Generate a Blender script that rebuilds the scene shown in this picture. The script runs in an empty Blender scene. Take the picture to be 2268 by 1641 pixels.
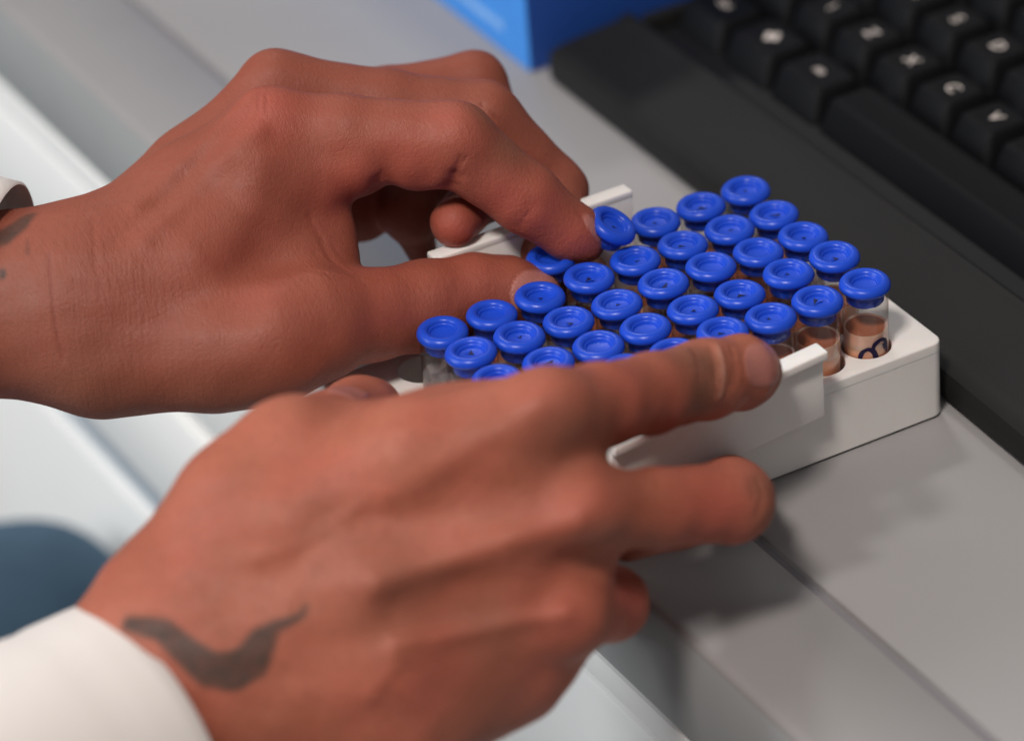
import bpy, bmesh, math, random
import numpy as np
from mathutils import Vector, Matrix, noise as mnoise
random.seed(7); rng = np.random.default_rng(7)
MM = 0.001
SC = bpy.context.scene
COL = SC.collection
# ------------------------------------------------------------------ camera
FPX = 135/36*2268
_az, _el, _ro = np.radians([26.9, 32.7, -4.6])
CD = np.array([np.sin(_az)*np.cos(_el), np.cos(_az)*np.cos(_el), -np.sin(_el)])
_r = np.cross(CD, [0, 0, 1]); _r /= np.linalg.norm(_r); _u = np.cross(_r, CD)
CR = _r*np.cos(_ro)+_u*np.sin(_ro); CU = -_r*np.sin(_ro)+_u*np.cos(_ro)
CO = np.array([-88.8, -37.0, 39.0]) - 909.0*CD          # camera position, mm
cam = bpy.data.cameras.new('camera'); camo = bpy.data.objects.new('camera', cam); COL.objects.link(camo)
camo.matrix_world = Matrix(((CR[0], CU[0], -CD[0], CO[0]*MM), (CR[1], CU[1], -CD[1], CO[1]*MM),
                            (CR[2], CU[2], -CD[2], CO[2]*MM), (0, 0, 0, 1)))
cam.lens = 135; cam.sensor_width = 36; cam.clip_start = 0.05; cam.clip_end = 50
cam.dof.use_dof = True; cam.dof.focus_distance = 0.929; cam.dof.aperture_fstop = 7.2
SC.camera = camo
SC.render.resolution_x = 1024; SC.render.resolution_y = 740
# ------------------------------------------------------------------ light
W = bpy.data.worlds.new('World'); SC.world = W; W.use_nodes = True
_nt = W.node_tree; _bg = _nt.nodes['Background']; _bg.inputs[1].default_value = 0.25
_tc = _nt.nodes.new('ShaderNodeTexCoord'); _sx = _nt.nodes.new('ShaderNodeSeparateXYZ'); _cr = _nt.nodes.new('ShaderNodeValToRGB')
_nt.links.new(_tc.outputs['Generated'], _sx.inputs[0]); _mr = _nt.nodes.new('ShaderNodeMapRange'); _mr.inputs[1].default_value = -1
_nt.links.new(_sx.outputs['Z'], _mr.inputs[0]); _nt.links.new(_mr.outputs[0], _cr.inputs[0]); _nt.links.new(_cr.outputs[0], _bg.inputs[0])
_cr.color_ramp.elements[0].position = .35; _cr.color_ramp.elements[0].color = (.12, .11, .11, 1)
_cr.color_ramp.elements[1].position = .75; _cr.color_ramp.elements[1].color = (.95, .95, .97, 1)
def area(name, pos, target, sx, sy, power, col):
    l = bpy.data.lights.new(name, 'AREA'); l.shape = 'RECTANGLE'; l.size = sx; l.size_y = sy
    l.energy = power; l.color = col
    o = bpy.data.objects.new(name, l); COL.objects.link(o)
    o.location = pos; o.rotation_euler = (Vector(target)-Vector(pos)).to_track_quat('-Z', 'Y').to_euler()
    return o
area('ceiling_lamp', (-0.72, -0.58, 1.38), (-.07, -.05, .02), .24, .24, 18.0, (1, .92, .86))
area('ceiling_lamp', (0.35, 1.3, 1.5), (-.05, 0, .03), .3, .16, 4.5, (1, .95, .92))
area('ceiling_lamp', (-1.5, 0.5, 1.3), (-.05, 0, .03), .8, .7, 5.0, (.88, .95, 1))
area('side_lamp', (-1.75, .55, .85), (-.08, 0, .0), 1.0, .9, 18.0, (.93, .97, 1))
SC.cycles.transparent_max_bounces = 48; SC.cycles.max_bounces = 16
VS = SC.view_settings; VS.view_transform = 'Standard'; VS.look = 'None'; VS.exposure = 0; VS.gamma = 1
VS.use_curve_mapping = False
# ------------------------------------------------------------------ helpers
def P(x, y, dep):
    """point (mm) that stands dep mm in front of the lens"""
    return CO + (CD + CR*(x-1134)/FPX - CU*(y-820.5)/FPX)*dep
def proj(p):
    v = np.asarray(p, float)-CO; z = v@CD
    return 1134+FPX*(v@CR)/z, 820.5-FPX*(v@CU)/z, z
def tag(o, label=None, cat=None, group=None, kind=None):
    for k, v in (('label', label), ('category', cat), ('group', group), ('kind', kind)):
        if v: o[k] = v
    return o
def empty(name, loc=(0, 0, 0)):
    o = bpy.data.objects.new(name, None); COL.objects.link(o); o.location = [c*MM for c in loc]; return o
def link(name, me, mats, parent=None):
    o = bpy.data.objects.new(name, me); COL.objects.link(o)
    for m in (mats if isinstance(mats, (list, tuple)) else [mats]):
        if m.name not in [x.name for x in me.materials if x]: me.materials.append(m)
    if parent:
        o.parent = parent
        o.matrix_parent_inverse = Matrix.Translation(-parent.location)
    return o
def fin(bm, name, mats, parent=None, ang=35, recalc=True):
    if recalc: bmesh.ops.recalc_face_normals(bm, faces=bm.faces)
    for f in bm.faces: f.smooth = True
    bmesh.ops.scale(bm, vec=(MM, MM, MM), verts=bm.verts)
    me = bpy.data.meshes.new(name); bm.to_mesh(me); bm.free()
    me.set_sharp_from_angle(angle=math.radians(ang))
    return link(name, me, mats, parent)
def add_box(bm, x0, x1, y0, y1, z0, z1, bev=0, seg=2, mat=None):
    ret = bmesh.ops.create_cube(bm, size=1, matrix=Matrix.Translation(((x0+x1)/2, (y0+y1)/2, (z0+z1)/2)) @ Matrix.Diagonal((x1-x0, y1-y0, z1-z0, 1)))
    vs = ret['verts']
    if bev:
        es = {e for v in vs for e in v.link_edges}
        bmesh.ops.bevel(bm, geom=list(es), offset=bev, segments=seg, affect='EDGES', profile=.5)
    return vs
def lathe(bm, prof, n=48, cx=0, cy=0, cz=0, mi=0, close=True):
    rings = []
    for r, z in prof:
        if r < 1e-6: rings.append([bm.verts.new((cx, cy, cz+z))])
        else: rings.append([bm.verts.new((cx+r*math.cos(2*math.pi*i/n), cy+r*math.sin(2*math.pi*i/n), cz+z)) for i in range(n)])
    for a, b in zip(rings, rings[1:]):
        for i in range(n):
            j = (i+1) % n
            if len(a) == 1 and len(b) == 1: continue
            if len(a) == 1: f = bm.faces.new((a[0], b[i], b[j]))
            elif len(b) == 1: f = bm.faces.new((a[i], b[0], a[j]))
            else: f = bm.faces.new((a[i], b[i], b[j], a[j]))
            f.material_index = mi
    return rings
# ------------------------------------------------------------------ materials
def mat(name, col, rough=.5, spec=.5, var=0, vscale=40, bump=0, bscale=400, coat=0, **kw):
    m = bpy.data.materials.new(name); m.use_nodes = True
    nt = m.node_tree; b = nt.nodes['Principled BSDF']
    b.inputs['Base Color'].default_value = (*col, 1); b.inputs['Roughness'].default_value = rough
    b.inputs['Specular IOR Level'].default_value = spec; b.inputs['Coat Weight'].default_value = coat
    for k, v in kw.items(): b.inputs[k.replace('_', ' ')].default_value = v
    tc = nt.nodes.new('ShaderNodeTexCoord')
    if var:
        n = nt.nodes.new('ShaderNodeTexNoise'); n.inputs['Scale'].default_value = vscale; n.inputs['Detail'].default_value = 5
        nt.links.new(tc.outputs['Object'], n.inputs['Vector'])
        r = nt.nodes.new('ShaderNodeMapRange'); r.inputs['From Min'].default_value = .3; r.inputs['From Max'].default_value = .7
        r.inputs['To Min'].default_value = 1-var; r.inputs['To Max'].default_value = 1+var
        nt.links.new(n.outputs['Fac'], r.inputs['Value'])
        mx = nt.nodes.new('ShaderNodeMix'); mx.data_type = 'RGBA'; mx.blend_type = 'MULTIPLY'; mx.inputs['Factor'].default_value = 1
        mx.inputs[6].default_value = (*col, 1); nt.links.new(r.outputs['Result'], mx.inputs[7])
        nt.links.new(mx.outputs[2], b.inputs['Base Color'])
        r2 = nt.nodes.new('ShaderNodeMapRange'); r2.inputs['To Min'].default_value = rough-.07; r2.inputs['To Max'].default_value = rough+.07
        nt.links.new(n.outputs['Fac'], r2.inputs['Value']); nt.links.new(r2.outputs['Result'], b.inputs['Roughness'])
    if bump:
        n = nt.nodes.new('ShaderNodeTexNoise'); n.inputs['Scale'].default_value = bscale; n.inputs['Detail'].default_value = 3
        nt.links.new(tc.outputs['Object'], n.inputs['Vector'])
        bp = nt.nodes.new('ShaderNodeBump'); bp.inputs['Strength'].default_value = .6; bp.inputs['Distance'].default_value = bump*MM
        nt.links.new(n.outputs['Fac'], bp.inputs['Height']); nt.links.new(bp.outputs['Normal'], b.inputs['Normal'])
    return m
M = {}
M['desk'] = mat('desk_laminate', (.29, .278, .276), .45, .4, var=.05, vscale=14, bump=.05, bscale=900)
M['desk_edge'] = mat('desk_edging', (.32, .33, .33), .5, .4, var=.05, vscale=20)
M['cab'] = mat('white_cabinet', (.88, .885, .865), .45, .4, var=.02, vscale=8)
M['groove'] = mat('groove_shadow_gasket', (.20, .19, .205), .6)  # strip along the groove floor, darker than the laminate
M['gapb'] = mat('brown_gap', (.30, .26, .24), .6)
M['gaps'] = mat('blue_grey_gap', (.25, .31, .37), .6)
M['floor'] = mat('floor_vinyl', (.25, .25, .25), .6, var=.05, vscale=5)
M['rack'] = mat('white_plastic', (.84, .80, .765), .38, .5, var=.02, vscale=60, bump=.03, bscale=1500, Subsurface_Weight=.15, Subsurface_Scale=.0015)
M['cap'] = mat('blue_plastic', (.011, .064, .54), .32, .34, var=.05, vscale=150, bump=.03, bscale=1600)
M['capdark'] = mat('cap_puncture', (.002, .006, .06), .6)
M['key'] = mat('black_keycap', (.005, .0053, .0065), .55, .12, bump=.04, bscale=3000)
M['kb'] = mat('keyboard_plastic', (.0115, .0113, .011), .55, .22, var=.08, vscale=40, bump=.05, bscale=2500)
M['well'] = mat('keyboard_well', (.004, .004, .005), .6)
M['legend'] = mat('key_legend', (.75, .66, .6), .6)
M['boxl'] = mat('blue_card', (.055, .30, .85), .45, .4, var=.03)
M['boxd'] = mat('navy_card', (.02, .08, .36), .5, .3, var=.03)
M['boxt'] = mat('pale_print', (.32, .55, .85), .5)
M['ink'] = mat('purple_marker', (.02, .008, .075), .5)
M['jeans'] = mat('blue_denim', (.09, .15, .215), .9, .1, var=.15, vscale=30, bump=.3, bscale=300)
M['liq'] = mat('pink_medium', (.93, .42, .26), .25, .4, Subsurface_Weight=.6, Subsurface_Scale=.004, var=.06, vscale=120)
M['liqtop'] = mat('pink_foam', (.93, .52, .40), .35, .4, Subsurface_Weight=.6, Subsurface_Scale=.004)
M['agar'] = mat('brown_medium', (.42, .13, .06), .4, .5)
M['clear'] = mat('clear_liquid', (.72, .66, .68), .1, .5, Transmission_Weight=.8, IOR=1.15)
def fabric(name, col):
    m = mat(name, col, .9, .15); nt = m.node_tree; b = nt.nodes['Principled BSDF']
    tc = nt.nodes.new('ShaderNodeTexCoord'); w = nt.nodes.new('ShaderNodeTexWave'); w.inputs['Scale'].default_value = 700
    w2 = nt.nodes.new('ShaderNodeTexWave'); w2.inputs['Scale'].default_value = 700; w2.bands_direction = 'Z'
    nt.links.new(tc.outputs['Object'], w.inputs['Vector']); nt.links.new(tc.outputs['Object'], w2.inputs['Vector'])
    a = nt.nodes.new('ShaderNodeMath'); a.operation = 'ADD'
    nt.links.new(w.outputs['Fac'], a.inputs[0]); nt.links.new(w2.outputs['Fac'], a.inputs[1])
    bp = nt.nodes.new('ShaderNodeBump'); bp.inputs['Strength'].default_value = .35; bp.inputs['Distance'].default_value = .1*MM
    nt.links.new(a.outputs[0], bp.inputs['Height']); nt.links.new(bp.outputs['Normal'], b.inputs['Normal'])
    b.inputs['Sheen Weight'].default_value = .15
    return m
M['cloth'] = fabric('white_cotton', (.70, .65, .615))
def glassmat():
    m = bpy.data.materials.new('clear_glass'); m.use_nodes = True; nt = m.node_tree
    nt.nodes.remove(nt.nodes['Principled BSDF']); out = nt.nodes['Material Output']
    tr = nt.nodes.new('ShaderNodeBsdfTransparent'); gl = nt.nodes.new('ShaderNodeBsdfGlossy'); gl.inputs['Roughness'].default_value = .10
    lw = nt.nodes.new('ShaderNodeLayerWeight'); lw.inputs['Blend'].default_value = .5
    pw = nt.nodes.new('ShaderNodeMath'); pw.operation = 'POWER'; pw.inputs[1].default_value = 2.6
    mr = nt.nodes.new('ShaderNodeMapRange'); mr.inputs['To Min'].default_value = .04; mr.inputs['To Max'].default_value = .32
    cr = nt.nodes.new('ShaderNodeMix'); cr.data_type = 'RGBA'; cr.inputs[6].default_value = (.97, .965, .96, 1); cr.inputs[7].default_value = (.86, .84, .83, 1)
    nt.links.new(lw.outputs['Facing'], pw.inputs[0]); nt.links.new(pw.outputs[0], mr.inputs['Value'])
    nt.links.new(pw.outputs[0], cr.inputs[0]); nt.links.new(cr.outputs[2], tr.inputs['Color'])
    mx = nt.nodes.new('ShaderNodeMixShader'); nt.links.new(mr.outputs['Result'], mx.inputs[0])
    nt.links.new(tr.outputs[0], mx.inputs[1]); nt.links.new(gl.outputs[0], mx.inputs[2]); nt.links.new(mx.outputs[0], out.inputs[0])
    return m
M['glass'] = glassmat()
# ------------------------------------------------------------------ setting: desk, cabinet, floor
root = empty('desk'); tag(root, 'grey laminate desk with a long groove beside its rounded front edge', 'desk')
def xe(y): return -85.0 - .0135*y          # front edge of the desk, very slightly askew
def strip(bm, prof, ys, close=False):
    """sweep an x,z profile along y, following the slightly askew desk edge"""
    rows = [[bm.verts.new((x+(xe(y)+85), y, z)) for x, z in prof] for y in ys]
    for a, b in zip(rows, rows[1:]):
        for i in range(len(prof)-1): bm.faces.new((a[i], a[i+1], b[i+1], b[i]))
bm = bmesh.new()
YS = list(np.linspace(-500, 1500, 9))
top = [(900, 0), (-48.0, 0), (-48.8, -.3), (-49.2, -1.5), (-51.4, -1.5), (-51.8, -.3), (-52.6, 0), (-82.2, 0), (-83.2, -.2), (-84.2, -.7), (-84.9, -1.6), (-85, -2.6)]
strip(bm, top, YS)
fin(bm, 'desktop', M['desk'], root, 40, recalc=False)
bm = bmesh.new()
strip(bm, [(-49.3, -1.4), (-51.3, -1.4)][::-1], YS)
fin(bm, 'groove', M['groove'], root, recalc=False)
bm = bmesh.new()
strip(bm, [(-85, -2.6), (-85.2, -3), (-85.2, -29.5), (-84.6, -31.3), (-83, -32), (900, -32)], YS)
fin(bm, 'front_edging', M['desk_edge'], root, 40, recalc=False)
cab = empty('drawer_cabinet', (0, 0, -700)); tag(cab, 'white drawer cabinet under the grey desk edge with horizontal drawer gaps', 'cabinet')
def drawer(z0, z1, name='drawer_front', m='cab'):
    bm = bmesh.new()
    strip(bm, [(-60, z1), (-83.5, z1), (-84.6, z1-.5), (-85, z1-1.5), (-85, z0+1.5), (-84.6, z0+.5), (-83.5, z0), (-60, z0)], YS)
    return fin(bm, name, M[m], cab, 40, recalc=False)
drawer(-41, -32.5, 'top_rail')
drawer(-91, -42.2); drawer(-142, -98); drawer(-400, -156); drawer(-700, -402)
bm = bmesh.new(); strip(bm, [(-80, -90), (-80, -99)], YS); fin(bm, 'gap_strip', M['gapb'], cab, recalc=False)
bm = bmesh.new(); strip(bm, [(-81, -141), (-81, -157)], YS); fin(bm, 'gap_strip', M['gaps'], cab, recalc=False)
bm = bmesh.new(); strip(bm, [(-70, -32), (-70, -700)], YS); fin(bm, 'carcass', M['gapb'], cab, recalc=False)
bm = bmesh.new()
f = [bm.verts.new(c) for c in ((-3000, -2500, -700), (3000, -2500, -700), (3000, 4000, -700), (-3000, 4000, -700))]; bm.faces.new(f)
tag(fin(bm, 'floor', M['floor'], None, recalc=False), 'pale vinyl floor far below the desk', 'floor', kind='structure')
# ------------------------------------------------------------------ rack
PITCH = 13.5
HX = [-PITCH*c for c in range(8)]; HY = [-PITCH*r for r in range(5)]
X0, X1, Y0, Y1, ZT = -118., 16.8, -63.2, 10.2, 22.
rack = empty('vial_rack', (-51, -27, 0)); tag(rack, 'white plastic rack full of blue-capped vials held between both hands', 'rack')
def rrect(ins, rad=3.2, n=6):
    pts = []; r = max(rad-ins, .4)
    for cx, cy, a0 in ((X1-ins-r, Y1-ins-r, 0), (X0+ins+r, Y1-ins-r, 90), (X0+ins+r, Y0+ins+r, 180), (X1-ins-r, Y0+ins+r, 270)):
        for i in range(n+1):
            a = math.radians(a0+90*i/n); pts.append((cx+r*math.cos(a), cy+r*math.sin(a)))
    return pts
def rack_shell(levels, holes, hr=6.15, floor=4.0):
    bm = bmesh.new(); loops = []
    for ins, z in levels:
        loops.append([bm.verts.new((x, y, z)) for x, y in rrect(ins)])
    n = len(loops[0])
    for a, b in zip(loops, loops[1:]):
        for i in range(n): bm.faces.new((a[i], a[(i+1) % n], b[(i+1) % n], b[i]))
    edges = [bm.edges.get((loops[0][i], loops[0][(i+1) % n])) for i in range(n)]
    z = levels[0][1]
    if holes:
        for hx in HX:
            for hy in HY:
                rings = [[bm.verts.new((hx+rr*math.cos(2*math.pi*i/40), hy+rr*math.sin(2*math.pi*i/40), zz)) for i in range(40)]
                         for rr, zz in ((hr+.18, z), (hr, z-.22), (hr, floor))]
                for a, b in zip(rings, rings[1:]):
                    for i in range(40): bm.faces.new((a[i], a[(i+1) % 40], b[(i+1) % 40], b[i]))
                bm.faces.new(rings[2])
                edges += [bm.edges.get((rings[0][i], rings[0][(i+1) % 40])) for i in range(40)]
    bmesh.ops.triangle_fill(bm, use_beauty=True, edges=edges, normal=(0, 0, 1))
    return bm
bm = rack_shell([(.9, ZT), (.35, ZT-.12), (.08, ZT-.4), (0, ZT-.9), (0, 19.2), (.10, 19.15)], True)
fin(bm, 'rack_lid', M['rack'], rack, 30)
bm = rack_shell([(1.5, 19.1), (.03, 19.1), (.02, 1.0), (.5, .45), (1, .1)], False)
fs = [f for f in bm.faces if abs(f.calc_center_median().z-19.1) < .01]
bmesh.ops.delete(bm, geom=fs, context='FACES_ONLY')
fin(bm, 'rack_base', M['rack'], rack, 30)
bm = bmesh.new(); lathe(bm, [(0, .35), (1.7, .3), (2.1, 0)], 24, -104.5, -10, ZT); fin(bm, 'moulding_mark', M['rack'], rack)
def handle(x0, x1, ya, yb, z0, z1, lipout, dz, name='clip_handle'):
    """upright panel with an outward lip; dz lowers the left end a little"""
    bm = bmesh.new()
    add_box(bm, x0, x1, min(ya, yb), max(ya, yb), z0, z1-.8, .45, 2)
    yl = yb+lipout
    add_box(bm, x0-.2, x1+.2, min(ya, yl), max(ya, yl), z1-2.4, z1, .5, 3)
    for v in bm.verts: v.co.z += dz*(x1-v.co.x)/(x1-x0)
    o = fin(bm, name, M['rack'], rack, 30); return o
h1 = handle(-80.5, -21.5, -65.0, -68.2, 17.2, 36.6, -2.0, -5)
for hx_ in (-75, -27):
    bm = bmesh.new(); add_box(bm, hx_-1, hx_+1, -65.4, -62.9, 20, 28, .3); fin(bm, 'handle_rib', M['rack'], h1)
bm = bmesh.new(); add_box(bm, -50.5, -47.2, -66.0, -62.9, 8, 17.6, .4); fin(bm, 'handle_rib', M['rack'], h1)
handle(-83.2, -26.8, 10.6, 13.6, 8, 44.4, 1.4, 0)
# ------------------------------------------------------------------ vials
capprof = [(0, -1.5), (2.6, -1.55), (2.85, -1.5), (2.95, -1.2), (3.05, -.98), (3.3, -.92), (3.42, -.75), (3.52, -.4), (3.75, -.08), (4.15, .17), (4.7, .27), (5.2, .18), (5.65, -.06), (6.05, -.5), (6.3, -1.1), (6.3, -1.7), (6.0, -2.2), (5.5, -2.5), (4.9, -2.55), (4.72, -2.6), (4.68, -3.2), (4.6, -5.4), (4.35, -5.7), (3.6, -5.8), (3.3, -3.2), (0, -3.1)]
def cap_mesh(seed, torn):
    r = random.Random(seed); bm = bmesh.new()
    lathe(bm, capprof, 56)
    bmesh.ops.recalc_face_normals(bm, faces=bm.faces)
    for f in bm.faces: f.material_index = 0
    for v in bm.verts:                                  # slightly uneven lip and small nicks in the plug's rim
        a = math.atan2(v.co.y, v.co.x)
        if v.co.z < -5.5 and (int((a+7)*3.1+seed) % 4 == 0): v.co.z += .7
        v.co.z += .035*math.sin(2*a+seed)
    if torn:
        a = r.uniform(0, 6.3); s = r.uniform(1.15, 1.6) if torn > 1 else .85
        c = Vector((r.uniform(-.6, .6), r.uniform(-.6, .6), -1.40))
        d = [Vector((math.cos(a+t)*q*s, math.sin(a+t)*q*s*.8, 0)) for t, q in ((0, 1.1), (2.3, .75), (3.7, .9))]
        vs = [bm.verts.new(c+q) for q in d]; f = bm.faces.new(vs)
        if f.normal.z < 0: f.normal_flip()
        f.material_index = 1
        # lifted flap beside the hole
        e0, e1 = d[0], d[1]
        w = [bm.verts.new(c+e0+Vector((0, 0, .03))), bm.verts.new(c+e1+Vector((0, 0, .03))), bm.verts.new(c+e1*1.0+(e0-e1).orthogonal().normalized()*0+Vector(((e1-e0).y, -(e1-e0).x, 0))*.5+Vector((0, 0, .35)))]
        f = bm.faces.new(w); f.material_index = 0
        w2 = [bm.verts.new(v.co+Vector((0, 0, -.06))) for v in w]; f = bm.faces.new(w2[::-1]); f.material_index = 0
    for f in bm.faces: f.smooth = True
    bmesh.ops.scale(bm, vec=(MM,)*3, verts=bm.verts)
    me = bpy.data.meshes.new('cap'); bm.to_mesh(me); bm.free()
    me.materials.append(M['cap']); me.materials.append(M['capdark']); me.set_sharp_from_angle(angle=math.radians(50))
    return me
CAPS = [cap_mesh(i, t) for i, t in enumerate((0, 1, 2, 1, 2, 0, 2, 1))]
def lathe_me(name, prof, mats, n=44):
    bm = bmesh.new(); lathe(bm, prof, n); bmesh.ops.recalc_face_normals(bm, faces=bm.faces)
    for f in bm.faces: f.smooth = True
    bmesh.ops.scale(bm, vec=(MM,)*3, verts=bm.verts)
    me = bpy.data.meshes.new(name); bm.to_mesh(me); bm.free(); me.materials.append(mats)
    me.set_sharp_from_angle(angle=math.radians(40)); return me
GL = lathe_me('glass_tube', [(4.95, -2.6), (5.1, -2.45), (5.5, -2.5), (5.66, -2.8), (5.68, -8), (5.68, -30.5), (5.2, -31.8), (0, -32), (0, -31.4), (5.0, -31.3), (5.5, -30.3), (5.5, -8), (5.4, -4), (4.95, -2.6)], M['glass'])
def liq_me(level, kind):
    if kind == 'clear':
        return [('liquid', lathe_me('liquid', [(0, level), (5.0, level), (5.42, level+.35), (5.45, level-.2), (5.45, -30.2), (0, -30.8)], M['clear']))]
    if kind == 'agar':
        return [('liquid', lathe_me('liquid', [(0, level), (5.0, level), (5.42, level+.35), (5.45, level-.2), (5.45, -30.2), (0, -30.8)], M['agar']))]
    return [('liquid', lathe_me('liquid', [(0, level), (4.9, level), (5.42, level+.35), (5.45, level-.2), (5.45, level-3.6), (0, level-3.6)], M['liqtop'])),
            ('sediment', lathe_me('sediment', [(0, level-3.62), (5.45, level-3.62), (5.45, -30.2), (0, -30.8)], M['liq'])),
            ('liquid_surface', lathe_me('liquid_surface', [(0, level+.05), (4.85, level+.06), (4.92, level+.04), (4.92, level+.01)], M['agar']))]
LQ = {(k, l): liq_me(l, k) for k in ('pink', 'clear', 'agar') for l in (-13.2, -11.6, -14.6)}
def vial(x, y, z, k, kind, lvl, label, tilt=None, cat='vial', group='blue-capped vials standing in the rack'):
    v = empty('capped_vial', (x, y, z)); tag(v, label, cat, group)
    def add(n, me):
        o = bpy.data.objects.new(n, me); COL.objects.link(o); o.parent = v; return o
    c = add('cap', CAPS[k % len(CAPS)]); c.rotation_euler = (0, 0, random.uniform(0, 6.28))
    if k % 3 == 0: c.scale = (1.0, 1.0, 1.04)
    add('glass_tube', GL)
    for n, me in LQ[(kind, lvl)]: add(n, me)
    v.rotation_euler = tilt or (random.uniform(-.045, .045), random.uniform(-.045, .045), 0)
    return v
rown = ['back row', 'second row from the back', 'middle row', 'second row from the front', 'front row']
coln = ['rightmost', 'second from the right', 'third from the right', 'fourth from the right', 'fourth from the left', 'third from the left', 'second from the left', 'leftmost']
k = 0
special = {(0, 4): 'blue-capped vial at the rack corner with a purple marker scrawl on pink liquid',
           (1, 4): 'capped vial of pink liquid next to the right near corner, dark marks on its side',
           (7, 1): 'vial of clear liquid at the left end of the rack beside the empty hole'}
for c in range(8):
    for r in range(5):
        k += 1
        if r == 0 and c in (3, 4, 5, 6, 7): continue
        if r == 4 and c > 5: continue
        lab = special.get((c, r), 'blue-capped vial, %s in the rack\'s %s' % (coln[c], rown[r]))
        kind = 'pink' if (c <= 2 and r >= 3) or (c+r) % 3 == 1 else ('clear' if c >= 5 or (c+2*r) % 4 == 0 else 'agar')
        if (c, r) == (7, 1): kind = 'clear'
        if (c, r) == (1, 4): kind = 'pink'
        lvl = (-13.2, -11.6, -14.6)[(c*2+r) % 3] if (c, r) not in ((0, 4), (7, 1)) else -13.2
        if (c, r) in ((1, 4), (2, 4)): lvl = -11.6
        v = vial(-PITCH*c+random.uniform(-.35, .35), -PITCH*r+random.uniform(-.35, .35), 41.2+random.uniform(-.55, .55), k, kind, lvl, lab)
        if (c, r) == (0, 4): v.rotation_euler = (0, 0, 0); corner = v
        if (c, r) == (1, 4): second = v
pinched = vial(-56.5, 0.5, 41.0, 5, 'clear', -14.6, 'blue-capped vial pinched between thumb and index finger of the upper hand', (.02, -.02, 0))
tp = P(1362, 492, 947)
ax = (CU*.78+CR*.34-CD*.34); ax = Vector(ax).normalized()
tilted = vial(*tp, 9, 'agar', -14.6, 'tilted blue-capped vial leaning over right beside the upper index fingertip')
tilted.rotation_euler = Vector((0, 0, 1)).rotation_difference(Vector(CR*.44+CU*.68-CD*.58).normalized()).to_euler()
# marker writing on the glass
def marker(v, strokes, w):
    bm = bmesh.new()
    for st in strokes:
        pts = []
        for i in range(len(st)-1):
            for t in np.linspace(0, 1, 8, endpoint=False): pts.append(np.array(st[i])*(1-t)+np.array(st[i+1])*t)
        pts.append(np.array(st[-1])); pts = np.array(pts)
        for _ in range(6): pts[1:-1] = (pts[:-2]+2*pts[1:-1]+pts[2:])/4
        prev = None
        for i, p in enumerate(pts):
            d = pts[min(i+1, len(pts)-1)]-pts[max(i-1, 0)]; d = d/(np.linalg.norm(d)+1e-9); nn = np.array([-d[1], d[0]])*w*(.85+.25*math.sin(i*.16)**2)
            row = []
            for s in (-1, 1):
                q = p+nn*s; a = q[0]/5.72
                row.append(bm.verts.new((5.72*math.cos(a), 5.72*math.sin(a), q[1])))
            if prev: bm.faces.new((prev[0], row[0], row[1], prev[1]))
            prev = row
    bmesh.ops.solidify(bm, geom=bm.faces[:], thickness=.06)
    o = fin(bm, 'marker_writing', M['ink']); o.parent = v; return o
A0 = math.atan2(-CD[1], -CD[0])*5.72          # arc position facing the camera
marker(corner, [[(A0-2.2, -19.4), (A0-2.1, -18.4), (A0-1.5, -17.1), (A0-.2, -16.3), (A0+1.2, -16.9), (A0+1.9, -18.2), (A0+2.0, -19.6)],
                [(A0+1.0, -16.6), (A0+1.5, -15.2), (A0+3.2, -14.3), (A0+5.0, -15.2), (A0+5.4, -17.0), (A0+5.4, -18.8)],
                [(A0+.3, -16.5), (A0+1.4, -17.6), (A0+1.7, -19.4)], [(A0+4.2, -15.8), (A0+4.8, -17.6)]], .55)
marker(second, [[(A0-2.4, -10.5), (A0-2.2, -12.4), (A0-1.2, -13.4), (A0-.6, -11.6), (A0-.2, -10.6)], [(A0-.6, -13.2), (A0+.3, -12.2), (A0+1.6, -11.9)]], .3)
# ------------------------------------------------------------------ keyboard
kb = empty('keyboard', (90, 0, 0)); tag(kb, 'black computer keyboard with white letters and a wide front rest at the right', 'keyboard')
KX = 22.5
bm = bmesh.new()
prof = [(KX+1.5, 0.6), (KX+.2, 2), (KX-.6, 4.5), (KX-.4, 7), (KX+.8, 9.2), (KX+3, 10.6), (KX+6, 11.3), (46.5, 13.0), (48.0, 14.0), (49.6, 14.4), (51.0, 13.9), (51.6, 13), (52, 8.6), (160, 12), (160, 21), (172, 22), (173, 0.6)]
ys = (-330, -329, 147, 149, 150)
rows = []
for y in (-330, 50, 141.5, 144.2, 145.8, 146.2):
    s = {141.5: 0, 144.2: .6, 145.8: 2.0, 146.2: 4}.get(y, 0)
    rows.append([bm.verts.new((min(max(x, KX+s), 173-s)+(.03*(y-50) if x < 33 and y < 100 else 0), y, max(min(z, 30), 0.6) if s < 2 else max(z-s*.6, .6))) for x, z in prof])
for a, b in zip(rows, rows[1:]):
    for i in range(len(prof)): 
        j = (i+1) % len(prof); bm.faces.new((a[i], a[j], b[j], b[i]))
bm.faces.new(rows[0]); bm.faces.new(rows[-1][::-1])
fin(bm, 'case', M['kb'], kb, 30)
bm = bmesh.new()
vs = [bm.verts.new(c) for c in ((52.2, -328, 8.9), (159.8, -328, 12.3), (159.8, 139, 12.3), (52.2, 139, 8.9))]; bm.faces.new(vs)
fin(bm, 'key_well', M['well'], kb)
bm = bmesh.new(); add_box(bm, 52.4, 160, 137.5, 141, 8, 14.4, .6); fin(bm, 'well_rim', M['kb'], kb)
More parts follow.
